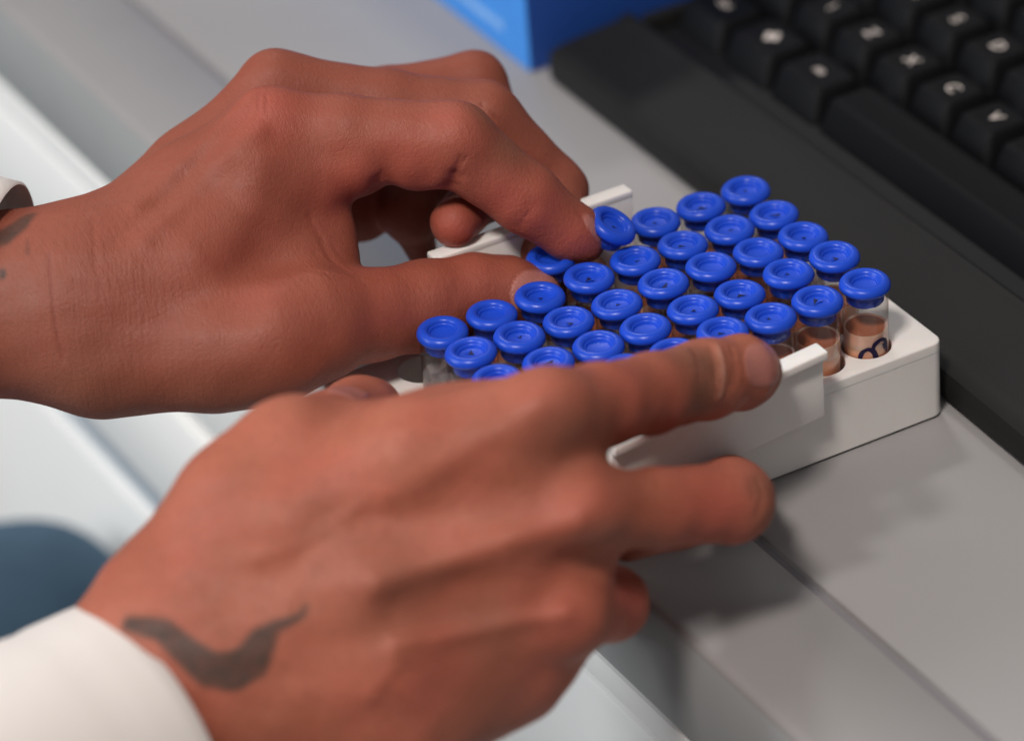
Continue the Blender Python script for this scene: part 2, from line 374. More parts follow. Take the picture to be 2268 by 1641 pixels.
def keycap(cx, cy, w, zb, glyph=None, d=18.2, name='key'):
    h = 9.5; bm = bmesh.new(); lv = []
    for ins, z, sh in ((0, 0, 0), (.35, 1, 0), (2.1, h-1.1, .8), (2.6, h-.35, .9), (3.4, h, 1), (5.2, h-.35, 1)):
        hx, hy = d/2-ins, w/2-ins; r = max(1.6, 2.6-ins*.3) if ins < 4 else 1.2; ring = []
        for sx, sy, a0 in ((1, 1, 0), (-1, 1, 90), (-1, -1, 180), (1, -1, 270)):
            for i in range(4):
                a = math.radians(a0+30*i); ring.append(bm.verts.new((cx+sh+sx*(hx-r)+r*math.cos(a), cy+sy*(hy-r)+r*math.sin(a), zb+z)))
        lv.append(ring)
    n = 16
    for a, b in zip(lv, lv[1:]):
        for i in range(n): bm.faces.new((a[i], a[(i+1) % n], b[(i+1) % n], b[i]))
    bm.faces.new(lv[-1])
    o = fin(bm, name, M['key'], kb, 40)
    if glyph:
        cu = bpy.data.curves.new('g', 'FONT'); cu.body = glyph; cu.size = (.0058 if len(glyph) == 1 else .0034); cu.align_x = 'CENTER'; cu.align_y = 'CENTER'; cu.extrude = .00004; cu.offset = .00003
        t = bpy.data.objects.new('g', cu); COL.objects.link(t)
        bpy.context.view_layer.update()
        me = bpy.data.meshes.new_from_object(t.evaluated_get(bpy.context.evaluated_depsgraph_get()))
        bpy.data.objects.remove(t)
        me.transform(Matrix.Translation((MM*(cx+1.0), MM*cy, MM*(zb+h-.2))) @ Matrix.Rotation(-math.pi/2, 4, 'Z'))
        g = link('key_legend', me, M['legend']); g.parent = o; g.matrix_parent_inverse = o.matrix_world.inverted()
        g.matrix_parent_inverse = Matrix.Translation(-kb.location).inverted() @ Matrix.Translation(-kb.location)
    return o
Z0 = 9.2; PK = 19.9
def ky(u, w): return 138.5-2-PK*(u+w/2)
rowsdef = [
 (70.0, Z0, [(0, 1.25, 'Ctrl'), (1.25, 1.25, '\u2756'), (2.5, 1.25, 'Alt'), (3.75, 6.25, None), (10, 1.25, 'Alt'), (11.25, 1.25, None)]),
 (92.2, Z0+1.6, [(0, 1.25, None), (1.25, 1, '\\')]+[(2.25+i, 1, ch) for i, ch in enumerate('ZXCVBNM,./')]),
 (114.4, Z0+3.2, [(0, 1.75, None)]+[(1.75+i, 1, ch) for i, ch in enumerate('ASDFGHJKL;')]),
 (136.4, Z0+5.0, [(0, 1.5, None)]+[(1.5+i, 1, ch) for i, ch in enumerate('QWERTYUIOP')])]
for x, z, ks in rowsdef:
    for u, w, g in ks:
        if ky(u, w) < -110 and w < 2: continue
        keycap(x, ky(u, w)+1, PK*w-1.0, z, g, name='space_bar' if w > 3 else 'key')
# ------------------------------------------------------------------ blue box
bx = empty('cardboard_box', (60, 190, 0)); tag(bx, 'bright blue cardboard box with dark side standing behind the keyboard end', 'box')
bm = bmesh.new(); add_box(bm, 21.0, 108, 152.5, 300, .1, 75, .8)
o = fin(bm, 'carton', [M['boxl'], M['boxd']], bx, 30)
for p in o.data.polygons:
    if p.normal.y < -.7: p.material_index = 1  # this side takes a darker blue than the other faces
bm = bmesh.new()
rr_ = random.Random(4)
for k in range(15):
    y_ = 168+k*2.6
    add_box(bm, 20.9, 21.02, y_, y_+rr_.uniform(1.2, 1.9), 7.2+rr_.choice((0, .3)), 10.0+rr_.choice((0, 0, .7)), 0)
fin(bm, 'pale_print', M['boxt'], bx)
# ------------------------------------------------------------------ hands: signed distance modelling
class Field:
    def __init__(s, lo, hi, h):
        s.lo = np.array(lo, float); s.h = h; s.n = np.ceil((np.array(hi)-s.lo)/h).astype(int)+1
        s.f = np.full(s.n, 25., np.float32)
        s.ax = [(s.lo[i]+h*np.arange(s.n[i])).astype(np.float32) for i in range(3)]
    def box(s, lo, hi):
        a = np.clip(np.floor((lo-s.lo)/s.h).astype(int), 0, s.n-1); b = np.clip(np.ceil((hi-s.lo)/s.h).astype(int)+1, 1, s.n)
        return tuple(slice(a[i], b[i]) for i in range(3))
    def cone(s, a, b, ra, rb, k, sub=False):
        m = k+3.; rr = max(ra, rb)+m
        sl = s.box(np.minimum(a, b)-rr, np.maximum(a, b)+rr)
        if any(q.stop <= q.start for q in sl): return
        X = s.ax[0][sl[0]][:, None, None]-a[0]; Y = s.ax[1][sl[1]][None, :, None]-a[1]; Z = s.ax[2][sl[2]][None, None, :]-a[2]
        ab = b-a; L = float(ab@ab)+1e-9
        t = np.clip((X*ab[0]+Y*ab[1]+Z*ab[2])/L, 0, 1).astype(np.float32)
        d = np.sqrt((X-t*ab[0])**2+(Y-t*ab[1])**2+(Z-t*ab[2])**2)-(ra+(rb-ra)*t)
        f = s.f[sl]
        if sub: s.f[sl] = -smin(-f, d, k)
        else: s.f[sl] = smin(f, d, k)
def smin(a, b, k):
    if k <= 0: return np.minimum(a, b)
    h = np.maximum(k-np.abs(a-b), 0)/k
    return (np.minimum(a, b)-h*h*h*k/6).astype(np.float32)
def surface(F):
    f = F.f; S = f < 0; n = np.array(f.shape)
    c = np.zeros(n-1, np.uint8)
    for i in (0, 1):
        for j in (0, 1):
            for k_ in (0, 1): c += S[i:n[0]-1+i, j:n[1]-1+j, k_:n[2]-1+k_]
    act = (c > 0) & (c < 8); idx = np.argwhere(act)
    vid = np.full(n-1, -1, np.int32); vid[tuple(idx.T)] = np.arange(len(idx))
    acc = np.zeros((len(idx), 3)); cnt = np.zeros(len(idx))
    cor = [(i, j, k_) for i in (0, 1) for j in (0, 1) for k_ in (0, 1)]
    val = {q: f[idx[:, 0]+q[0], idx[:, 1]+q[1], idx[:, 2]+q[2]] for q in cor}
    for q in cor:
        for a in range(3):
            if q[a]: continue
            q2 = list(q); q2[a] = 1; q2 = tuple(q2); v0, v1 = val[q], val[q2]
            m = (v0 < 0) != (v1 < 0); t = np.where(m, v0/(v0-v1+1e-12), 0)
            p = np.array(q, float)[None].repeat(len(idx), 0); p[:, a] = t
            acc[m] += p[m]; cnt[m] += 1
    V = (idx+acc/cnt[:, None])*F.h+F.lo
    Q = []
    for a in range(3):
        b, c2 = (a+1) % 3, (a+2) % 3
        s0 = np.take(S, range(n[a]-1), a); s1 = np.take(S, range(1, n[a]), a)
        e = np.argwhere(s0 != s1); e = e[(e[:, b] > 0) & (e[:, c2] > 0) & (e[:, b] < n[b]-1) & (e[:, c2] < n[c2]-1)]
        inside = S[tuple(e.T)]
        def at(db, dc):
            q = e.copy(); q[:, b] -= db; q[:, c2] -= dc; return vid[tuple(q.T)]
        quad = np.stack([at(1, 1), at(0, 1), at(0, 0), at(1, 0)], 1)
        quad[~inside] = quad[~inside][:, ::-1]; Q.append(quad)
    Q = np.concatenate(Q); Q = Q[(Q >= 0).all(1)]
    E = np.concatenate([Q[:, [0, 1]], Q[:, [1, 2]], Q[:, [2, 3]], Q[:, [3, 0]]])
    deg = np.bincount(E.ravel(), minlength=len(V)).astype(float)[:, None]+1e-9
    for lam in (.6, -.62, .6, -.62, .5):
        A = np.zeros_like(V)
        for i in range(3): A[:, i] = np.bincount(E[:, 0], V[E[:, 1], i], len(V))+np.bincount(E[:, 1], V[E[:, 0], i], len(V))
        V += lam*(A/deg-V)
    return V, Q
def px(p):                       # (x, y, depth, radius in view px) -> point, radius mm
    return P(p[0], p[1], p[2]), p[3]*p[2]/FPX
def chain(F, pts, k):
    q = [px(p) for p in pts]
    if len(q) == 1: F.cone(q[0][0], q[0][0]+1e-3, q[0][1], q[0][1], k)
    for (a, ra), (b, rb) in zip(q, q[1:]): F.cone(a, b, ra, rb, k)
class Skin:
    """pigment masks measured from the finished surface"""
    def __init__(s, V):
        s.V = V; v = V-CO; z = v@CD; s.z = z; s.u = 1134+FPX*(v@CR)/z; s.w = 820.5-FPX*(v@CU)/z
    def pick(s, x, y, far=False, rad=7):
        m = np.where((abs(s.u-x) < rad) & (abs(s.w-y) < rad))[0]
        if len(m) == 0: return P(x, y, 900)
        i = m[np.argmin(s.z[m])]; return P(x, y, s.z[i])
    def line(s, pts, w):
        pts = [s.pick(*p) for p in pts]; ws = w if hasattr(w, '__len__') else [w]*len(pts)
        d = np.full(len(s.V), 99.)
        for a, b, wa, wb in zip(pts, pts[1:], ws, ws[1:]):
            ab = b-a; t = np.clip(((s.V-a)@ab)/(ab@ab+1e-9), 0, 1)
            d = np.minimum(d, np.linalg.norm(s.V-a-t[:, None]*ab, axis=1)-(wa+(wb-wa)*t))
        return d
def sst(d, a, b):
    t = np.clip((d-a)/(b-a), 0, 1); return t*t*(3-2*t)
def normals(V, Q):
    n = np.cross(V[Q[:, 2]]-V[Q[:, 0]], V[Q[:, 3]]-V[Q[:, 1]]); N = np.zeros_like(V)
    for j in range(4):
        for i in range(3): N[:, i] += np.bincount(Q[:, j], n[:, i], len(V))
    return N/(np.linalg.norm(N, axis=1)[:, None]+1e-9)
def relief(V, Q, disp):
    """tendons, folds and knuckle wrinkles pushed into the skin along its normals"""
    sk = Skin(V); N = normals(V, Q); D = np.zeros(len(V))
    for pts, w, amp in disp:
        d = sk.line(pts, 0.)
        D += amp*np.exp(-(d/w)**2)
    D += .10*np.sin(V[:, 0]*.45+V[:, 1]*.3)*np.sin(V[:, 2]*.5+V[:, 1]*.41)
    return V+N*D[:, None]
def make_hand(name, label, palm, kp, fingers, kf, joins, disp, h, parent, masks):
    allp = [q for g in [palm]+fingers for c_ in g for q in c_]
    P3 = np.array([px(q)[0] for q in allp]); R3 = np.array([px(q)[1] for q in allp])
    lo = (P3-R3[:, None]).min(0)-3; hi = (P3+R3[:, None]).max(0)+3
    F = Field(lo, hi, h)
    for c_ in palm: chain(F, c_, kp)
    G = None
    for fg in fingers:
        K = Field(lo, hi, h)
        for c_ in fg: chain(K, c_, kf)
        G = K.f if G is None else smin(G, K.f, joins)
    F.f = smin(F.f, G, 7.0)
    V, Q = surface(F)
    V = relief(V, Q, disp)
    me = bpy.data.meshes.new(name)
    me.vertices.add(len(V)); me.vertices.foreach_set('co', (V*MM).ravel())
    me.loops.add(Q.size); me.loops.foreach_set('vertex_index', Q.ravel().astype(np.int32))
    me.polygons.add(len(Q)); me.polygons.foreach_set('loop_start', np.arange(0, Q.size, 4, dtype=np.int32))
    me.update(calc_edges=True); me.validate()
    me.polygons.foreach_set('use_smooth', np.ones(len(me.polygons), bool))
    sk = Skin(V)
    for mn, fn in masks.items():
        at = me.attributes.new(mn, 'FLOAT', 'POINT'); at.data.foreach_set('value', fn(sk).astype(np.float32))
    o = link(name, me, M['skin'], parent); tag(o, label)
    print(name, 'verts', len(V))
    return o
ARM = np.array(CR*.97+CU*.08-CD*.05); ARM /= np.linalg.norm(ARM); ARM2 = np.cross(ARM, CD); ARM2 /= np.linalg.norm(ARM2); ARM3 = np.cross(ARM, ARM2)   # along the forearm
def skinmat():
    m = bpy.data.materials.new('skin'); m.use_nodes = True; nt = m.node_tree; b = nt.nodes['Principled BSDF']
    N = nt.nodes.new; L = nt.links.new
    tc = N('ShaderNodeTexCoord')
    def noise(sc, det=4, vec=None, dist=0):
        n = N('ShaderNodeTexNoise'); n.inputs['Scale'].default_value = sc; n.inputs['Detail'].default_value = det; n.inputs['Distortion'].default_value = dist
        L(vec or tc.outputs['Object'], n.inputs['Vector']); return n.outputs['Fac']
    def rng_(v, a, b_, c, d):
        r = N('ShaderNodeMapRange'); r.inputs[1].default_value = a; r.inputs[2].default_value = b_; r.inputs[3].default_value = c; r.inputs[4].default_value = d
        L(v, r.inputs[0]); return r.outputs[0]
    def mix(f, a, b_):
        x = N('ShaderNodeMix'); x.data_type = 'RGBA'
        if hasattr(f, 'links'): L(f, x.inputs[0])
        else: x.inputs[0].default_value = f
        for s, v in ((6, a), (7, b_)):
            if isinstance(v, tuple): x.inputs[s].default_value = (*v, 1)
            else: L(v, x.inputs[s])
        return x.outputs[2]
    def attr(n):
        a = N('ShaderNodeAttribute'); a.attribute_name = n; return a.outputs['Fac']
    c = mix(rng_(noise(32, 5), .35, .65, 0, 1), (.41, .128, .077), (.29, .083, .046))
    c = mix(rng_(noise(60, 5), .42, .72, 0, .6), c, (.42, .105, .066))
    c = mix(rng_(noise(700, 3), .45, .7, 0, .30), c, (.20, .058, .034))
    c = mix(attr('tan'), c, (.20, .052, .030))  # darker mix paints the upper hand's weaker light into its skin colour
    c = mix(attr('red'), c, (.42, .088, .060))
    c = mix(attr('brown'), c, (.135, .066, .040))
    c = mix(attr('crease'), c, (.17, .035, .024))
    c = mix(attr('nail'), c, (.42, .16, .13))
    c = mix(attr('lunula'), c, (.50, .30, .24))
    im = N('ShaderNodeMath'); im.operation = 'MULTIPLY'; L(attr('ink'), im.inputs[0]); L(rng_(noise(300, 4), .35, .65, 1, .84), im.inputs[1])
    c = mix(im.outputs[0], c, (.040, .031, .024))
    L(c, b.inputs['Base Color'])
    b.inputs['Subsurface Weight'].default_value = .22; b.inputs['Subsurface Radius'].default_value = (1, .32, .18); b.inputs['Subsurface Scale'].default_value = .0022
    r = rng_(noise(260, 3), .3, .7, .50, .64)
    rn = N('ShaderNodeMix'); L(attr('nail'), rn.inputs[0]); L(r, rn.inputs[2]); rn.inputs[3].default_value = .28
    L(rn.outputs[0], b.inputs['Roughness']); b.inputs['Specular IOR Level'].default_value = .31
    # fine skin relief: crossing furrows, pores, coarse wrinkles where the joints fold
    vo = N('ShaderNodeTexVoronoi'); vo.feature = 'DISTANCE_TO_EDGE'; vo.inputs['Scale'].default_value = 1150; vo.inputs['Randomness'].default_value = 1
    mp = N('ShaderNodeMapping'); mp.inputs['Scale'].default_value = (1, .45, .7); mp.inputs['Rotation'].default_value = (.3, .5, .9)
    L(tc.outputs['Object'], mp.inputs[0]); L(mp.outputs[0], vo.inputs['Vector'])
    v1 = rng_(vo.outputs['Distance'], 0, .16, 0, 1)
    mp2 = N('ShaderNodeMapping'); mp2.inputs['Rotation'].default_value = (0, .2, .45); mp2.inputs['Scale'].default_value = (5.2, .5, .55)
    L(tc.outputs['Object'], mp2.inputs[0])
    n2 = noise(190, 4, mp2.outputs[0], .4)
    ad = N('ShaderNodeMath'); ad.operation = 'MULTIPLY_ADD'; L(v1, ad.inputs[0]); ad.inputs[1].default_value = .35; L(noise(900, 2), ad.inputs[2])
    b1 = N('ShaderNodeBump'); b1.inputs['Strength'].default_value = .7; b1.inputs['Distance'].default_value = .15*MM; L(ad.outputs[0], b1.inputs['Height'])
    b2 = N('ShaderNodeBump'); b2.inputs['Distance'].default_value = .30*MM; L(n2, b2.inputs['Height']); L(b1.outputs[0], b2.inputs['Normal'])
    L(rng_(attr('wrinkle'), 0, 1, .05, .85), b2.inputs['Strength'])
    b3 = N('ShaderNodeBump'); b3.inputs['Strength'].default_value = 1; b3.inputs['Distance'].default_value = .35*MM; L(attr('nail'), b3.inputs['Height']); L(b2.outputs[0], b3.inputs['Normal'])
    b4 = N('ShaderNodeBump'); b4.inputs['Strength'].default_value = 1; b4.inputs['Distance'].default_value = .35*MM; b4.invert = True; L(attr('crease'), b4.inputs['Height']); L(b3.outputs[0], b4.inputs['Normal'])
    def dot(v):
        d = N('ShaderNodeVectorMath'); d.operation = 'DOT_PRODUCT'; L(tc.outputs['Object'], d.inputs[0]); d.inputs[1].default_value = tuple(v); return d.outputs['Value']
    cx = N('ShaderNodeCombineXYZ'); L(dot(ARM*1100), cx.inputs[0]); L(dot(ARM2*120), cx.inputs[1]); L(dot(ARM3*120), cx.inputs[2])
    ln = N('ShaderNodeTexNoise'); ln.inputs['Scale'].default_value = 1; ln.inputs['Detail'].default_value = 3; L(cx.outputs[0], ln.inputs['Vector'])
    b5 = N('ShaderNodeBump'); b5.inputs['Distance'].default_value = .22*MM; L(rng_(attr('furrow'), 0, 1, .06, 1), b5.inputs['Strength']); L(ln.outputs['Fac'], b5.inputs['Height']); L(b4.outputs[0], b5.inputs['Normal'])
    L(b5.outputs[0], b.inputs['Normal'])
    return m
M['skin'] = skinmat()
person = empty('person', (-200, 0, 0)); tag(person, 'person in white sleeves and blue jeans steadying the vial rack with two hands', 'person')
def blobs(sk, lst):
    o = np.zeros(len(sk.V))
    for x, y, r, a in lst:
        c = sk.pick(x, y); d = np.linalg.norm(sk.V-c, axis=1); o = np.maximum(o, a*np.exp(-(d/r)**2))
    return o
def lines(sk, lst):
    o = np.zeros(len(sk.V))
    for pts, w, a in lst: o = np.maximum(o, a*(1-sst(sk.line(pts, w), -.1, .75)))
    return o
def nailmask(sk, lst, soft=.5):
    o = np.zeros(len(sk.V))
    for (x, y), (ax_, ay_), hl, hw, zmax in lst:
        c = sk.pick(x, y); a = CR*ax_-CU*ay_; a /= np.linalg.norm(a); b = np.cross(a, CD)
        q = sk.V-c; e = (abs(q@a)/hl)**2.6+(abs(q@b)/hw)**2.6; e = e**(1/2.6)
        o = np.maximum(o, (1-sst((e-1)*min(hl, hw), -soft, soft*.2))*(abs(q@CD) < zmax))
    return o
# ---- upper hand (the person's left), thumb side towards the lens
LP = [
 [(-160, 690, 940, 200), (40, 672, 938, 196), (200, 678, 934, 226), (300, 660, 934, 224)],
 [(230, 600, 934, 150), (420, 440, 938, 118), (598, 287, 938, 86)],
 [(230, 565, 952, 120), (430, 380, 955, 92), (612, 192, 957, 74)],
 [(300, 600, 968, 130), (640, 260, 975, 70)],
 [(330, 640, 975, 120), (690, 380, 992, 66)],
 [(240, 790, 925, 134), (480, 772, 922, 130), (600, 750, 922, 132), (700, 722, 925, 111)],
 [(420, 600, 945, 170), (560, 520, 945, 150), (620, 620, 938, 140)],
 [(600, 430, 945, 110), (668, 545, 944, 102), (690, 640, 938, 98)],
 [(700, 470, 975, 90), (800, 455, 990, 66)],
 [(560, 380, 933, 105), (690, 392, 937, 86)], [(430, 600, 928, 150), (540, 500, 932, 118)],
 [(706, 440, 943, 34), (728, 500, 941, 30), (736, 560, 939, 30), (710, 610, 935, 34)],
]
LF = [
 [[(598, 287, 938, 88), (760, 300, 938, 88), (1005, 318, 938, 90)], [(1005, 318, 938, 90), (1165, 440, 943, 76)], [(1165, 440, 943, 76), (1268, 516, 948, 63), (1296, 540, 949, 42)],
  [(790, 350, 938, 84), (796, 350, 940, 84)], [(920, 338, 939, 82), (955, 336, 939, 80)]],
 [[(612, 192, 957, 76), (850, 236, 960, 80), (1070, 262, 962, 80)], [(1070, 262, 962, 80), (1228, 424, 972, 72)], [(1228, 424, 970, 72), (1224, 485, 965, 66), (1200, 545, 960, 60)]],
 [[(640, 260, 975, 74), (850, 222, 982, 70), (1050, 186, 987, 70)], [(1050, 186, 987, 70), (1125, 345, 985, 62)], [(1125, 345, 985, 62), (1068, 430, 962, 60), (1006, 494, 948, 54)]],
 [[(690, 380, 993, 66), (900, 430, 985, 68)], [(900, 430, 985, 68), (908, 470, 978, 62), (912, 476, 976, 60)], [(900, 400, 988, 64), (1010, 385, 985, 66)], [(905, 480, 980, 52), (936, 560, 985, 34)], [(800, 440, 985, 64), (810, 470, 985, 58)]],
 [[(560, 745, 922, 130), (700, 718, 925, 113), (820, 698, 933, 99), (940, 678, 940, 99), (1050, 650, 945, 86), (1120, 650, 947, 80), (1172, 664, 948, 76)]],
]
def pk(lst, off): return [(x, y, d+off, r) for x, y, d, r in lst]
Ld = [
 ([(1022, 350), (1008, 378), (1002, 404)], .7, -.5), ([(1008, 396), (1000, 414)], 2.2, -1.5), ([(846, 385), (840, 400), (836, 425)], .7, -.4), ([(838, 408), (834, 430)], 2.2, -1.4), ([(1146, 506), (1160, 484), (1178, 462)], 2.4, -.55),
 ([(690, 480), (715, 530), (735, 570), (765, 590)], .9, -.5), ([(535, 665), (572, 590), (600, 520)], 8, -2.0),
 ([(300, 455), (430, 330), (560, 205)], 2.2, .8), ([(320, 530), (450, 400), (570, 290)], 2.8, .8), ([(250, 540), (420, 380), (560, 250)], 1.8, -.2), ([(600, 205), (610, 215)], 6, .8), ([(1045, 262), (1060, 272)], 6, .6),
 ([(700, 560), (745, 588), (782, 600)], .7, -.45), ([(680, 590), (740, 610), (800, 615)], .7, -.35), ([(740, 540), (765, 570), (780, 590)], .6, -.4),
 ([(108, 560), (112, 620), (120, 700), (138, 800)], .5, -.3), ([(205, 480), (210, 540), (214, 600)], .5, -.25),
 ([(575, 200), (572, 240), (564, 285)], .45, -.25), ([(592, 205), (590, 250)], .45, -.22), ([(555, 222), (540, 265)], .45, -.2),
 ([(1068, 234), (1082, 252), (1094, 266)], .5, -.35), ([(1090, 250), (1104, 266), (1112, 280)], .5, -.35), ([(1052, 228), (1062, 244)], .5, -.25),
 ([(1010, 625), (1014, 660)], .5, -.2), ([(1000, 640), (1003, 680)], .5, -.2), ([(850, 410), (930, 424), (990, 405)], 3, .5), ([(480, 905), (600, 880), (700, 830)], 5, .4)]
Lm = {
 'nail': lambda s: nailmask(s, [((1196, 655), (1, .35), 7.2, 6.2, 6), ((1322, 512), (.6, .78), 5.4, 1.6, 9)]),
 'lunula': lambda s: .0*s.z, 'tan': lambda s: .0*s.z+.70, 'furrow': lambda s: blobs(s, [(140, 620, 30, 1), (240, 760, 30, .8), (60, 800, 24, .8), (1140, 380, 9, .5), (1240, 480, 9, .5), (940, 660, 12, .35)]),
 'ink': lambda s: np.maximum(.85*(1-sst(s.line([(8, 520), (38, 500), (62, 476)], [2.8, 2.4, 1.6]), -1, 1.6)), .85*(1-sst(s.line([(4, 603), (5, 610)], .9), -.5, .7)))*(s.u < 90)+.6*(1-sst(s.line([(58, 530), (60, 560)], .3), -.4, .8)),
 'red': lambda s: .08+.8*blobs(s, [(600, 235, 12, .55), (1010, 260, 10, .4), (1180, 470, 10, .55), (1280, 545, 9, .75), (1130, 440, 8, .6), (900, 380, 13, .45), (780, 400, 10, .5), (1050, 620, 14, .35), (870, 640, 16, .3), (560, 640, 18, .25), (1000, 510, 8, .7), (850, 470, 12, .5)]),
 'brown': lambda s: .9*blobs(s, [(1075, 250, 5, .5), (1130, 330, 5, .5), (1230, 610, 5, .35), (40, 700, 20, .35), (200, 900, 22, .5), (500, 900, 22, .4)]),
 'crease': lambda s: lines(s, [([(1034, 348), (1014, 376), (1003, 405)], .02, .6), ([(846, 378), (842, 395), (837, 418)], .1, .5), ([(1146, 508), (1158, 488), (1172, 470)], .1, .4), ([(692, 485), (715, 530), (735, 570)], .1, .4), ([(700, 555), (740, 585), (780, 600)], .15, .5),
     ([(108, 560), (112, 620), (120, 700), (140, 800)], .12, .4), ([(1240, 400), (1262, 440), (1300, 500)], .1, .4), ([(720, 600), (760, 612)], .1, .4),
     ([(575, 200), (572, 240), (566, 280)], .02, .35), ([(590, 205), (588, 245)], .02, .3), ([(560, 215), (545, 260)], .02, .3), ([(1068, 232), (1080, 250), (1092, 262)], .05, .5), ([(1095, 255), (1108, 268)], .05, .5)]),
 'wrinkle': lambda s: blobs(s, [(160, 600, 30, .85), (250, 760, 26, .6), (1080, 255, 9, .9), (590, 250, 14, .5), (700, 620, 12, .6), (940, 640, 12, .4)]),
}
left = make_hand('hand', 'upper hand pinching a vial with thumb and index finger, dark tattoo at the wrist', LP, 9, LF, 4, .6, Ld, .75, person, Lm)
# ---- lower hand (the person's right), back of the hand towards the lens
RP = [
 [(-60, 1760, 850, 215), (250, 1600, 842, 228), (382, 1480, 838, 242)],
 [(440, 1350, 836, 170), (620, 1180, 832, 140), (900, 1010, 830, 112), (1215, 915, 832, 96)],
 [(520, 1440, 828, 140), (800, 1300, 826, 112), (1285, 1128, 832, 92)],
 [(560, 1560, 830, 150), (850, 1460, 828, 112), (1255, 1362, 836, 84)],
 [(600, 1680, 838, 170), (900, 1580, 836, 120), (1150, 1500, 842, 82)],
 [(380, 1330, 840, 150), (530, 1115, 838, 126), (645, 1018, 840, 124)],
 [(660, 1030, 842, 124), (800, 1020, 846, 112), (1000, 975, 846, 108), (1130, 940, 846, 102)],
 [(700, 1200, 836, 130), (1110, 1028, 833, 104), (1262, 1003, 841, 76)], [(760, 1400, 834, 130), (1100, 1255, 834, 102), (1290, 1228, 844, 78)], [(760, 1560, 836, 125), (1040, 1455, 837, 106), (1215, 1440, 846, 78)], [(700, 1690, 838, 130), (1090, 1520, 842, 90)],
 [(600, 1400, 862, 220), (900, 1260, 866, 200), (1130, 1200, 866, 160)],
 [(650, 1620, 866, 160), (1060, 1440, 868, 130)],
]
RF = [
 [[(1215, 915, 832, 94), (1330, 898, 850, 93), (1440, 872, 867, 87)], [(1440, 872, 867, 87), (1560, 840, 884, 87)], [(1560, 840, 884, 87), (1645, 824, 894, 80), (1664, 823, 896, 64)]],
 [[(1285, 1128, 832, 88), (1450, 1125, 846, 86), (1622, 1110, 860, 90)], [(1622, 1110, 860, 90), (1625, 1100, 890, 82)], [(1625, 1100, 890, 82), (1618, 1080, 912, 74)], [(1620, 1120, 880, 78), (1495, 1148, 871, 64), (1390, 1185, 874, 60)]],  # last chain: unseen extra flesh, added to block light reaching the desk
 [[(1255, 1362, 836, 82), (1352, 1336, 860, 82)], [(1352, 1336, 860, 82), (1350, 1335, 888, 74)], [(1350, 1335, 888, 74), (1340, 1335, 903, 62)]],
 [[(1150, 1500, 842, 80), (1170, 1480, 868, 70)], [(1170, 1480, 868, 70), (1140, 1440, 890, 64)]],
 [[(650, 1018, 840, 122), (730, 965, 865, 98), (795, 920, 892, 84)], [(795, 920, 892, 84), (812, 914, 904, 82)]],
]
Rd = [
 ([(860, 1100), (1050, 985), (1190, 900)], 3.4, .7), ([(1195, 890), (1235, 895)], 6, 1.0),
 ([(840, 1290), (1080, 1215), (1280, 1150)], 3.0, 1.25), ([(1275, 1128), (1290, 1130)], 7, .8),
 ([(880, 1430), (1050, 1395), (1250, 1355)], 2.4, 1.2), ([(1250, 1362), (1265, 1362)], 6, .7),
 ([(880, 1350), (1100, 1285), (1330, 1235)], 5, -1.5), ([(1120, 1060), (1250, 1020)], 6, -.8),
 ([(640, 1330), (700, 1240), (760, 1190), (840, 1180)], 2.0, .35), ([(560, 1240), (700, 1190), (800, 1120)], 1.9, .3), ([(900, 1520), (960, 1600)], 2.4, .5), ([(820, 1540), (880, 1470), (960, 1440)], 2.0, .35), ([(500, 1120), (560, 1250)], 7, -.8),
 ([(1590, 762), (1602, 800), (1604, 850), (1594, 885)], 1.0, .6), ([(1575, 765), (1585, 800), (1588, 850)], .6, -.4), ([(1620, 765), (1628, 800), (1626, 850)], .8, -.4),
 ([(640, 880), (660, 885)], 7, .6), ([(1680, 1060), (1690, 1100), (1680, 1140)], .8, -.5), ([(1665, 1060), (1672, 1100)], .7, -.4)]
Rm = {
 'nail': lambda s: nailmask(s, [((1690, 808), (1, -.12), 4.6, 5.4, 8), ((772, 858), (-.8, .5), 4.6, 4.4, 8)], .7),
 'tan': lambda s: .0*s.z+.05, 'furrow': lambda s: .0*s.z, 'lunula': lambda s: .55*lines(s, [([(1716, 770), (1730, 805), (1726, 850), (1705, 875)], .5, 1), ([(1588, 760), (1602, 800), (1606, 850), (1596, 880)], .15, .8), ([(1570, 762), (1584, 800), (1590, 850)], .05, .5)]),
 'ink': lambda s: .93*(1-sst(s.line([(285, 1380), (304, 1383), (360, 1395), (416, 1446), (464, 1482), (512, 1488), (556, 1465), (580, 1420), (608, 1388), (645, 1374), (668, 1362), (678, 1342)],
                                  [2.0, 2.2, 2.7, 3.3, 4.0, 4.3, 4.1, 3.2, 1.6, 1.0, .8, .6]), -.8, .7)),
 'red': lambda s: blobs(s, [(1290, 1130, 12, .4), (1260, 1370, 12, .4), (1220, 900, 10, .3), (1420, 880, 12, .35), (1600, 1140, 13, .6), (1400, 1330, 10, .75), (1500, 900, 10, .4), (1180, 1540, 14, .4), (1000, 1500, 14, .35)]),
 'brown': lambda s: blobs(s, [(1555, 800, 8, .7), (1558, 870, 7, .7), (1250, 970, 9, .55), (1690, 1080, 5, .6), (1700, 1140, 5, .5), (880, 1290, 12, .3), (1100, 1440, 12, .35), (1090, 1600, 16, .4), (1320, 1200, 7, .35)]),
 'crease': lambda s: lines(s, [([(1530, 765), (1545, 800), (1550, 850)], .3, .35), ([(1620, 760), (1632, 800), (1632, 850)], .2, .3)]),
 'wrinkle': lambda s: blobs(s, [(1570, 820, 9, .9), (1680, 1080, 7, .8), (400, 1400, 20, .3)]),
}
right = make_hand('hand', 'lower hand with its back to the viewer, snake tattoo near the cuff', RP, 12, RF, 4, .6, Rd, .8, person, Rm)
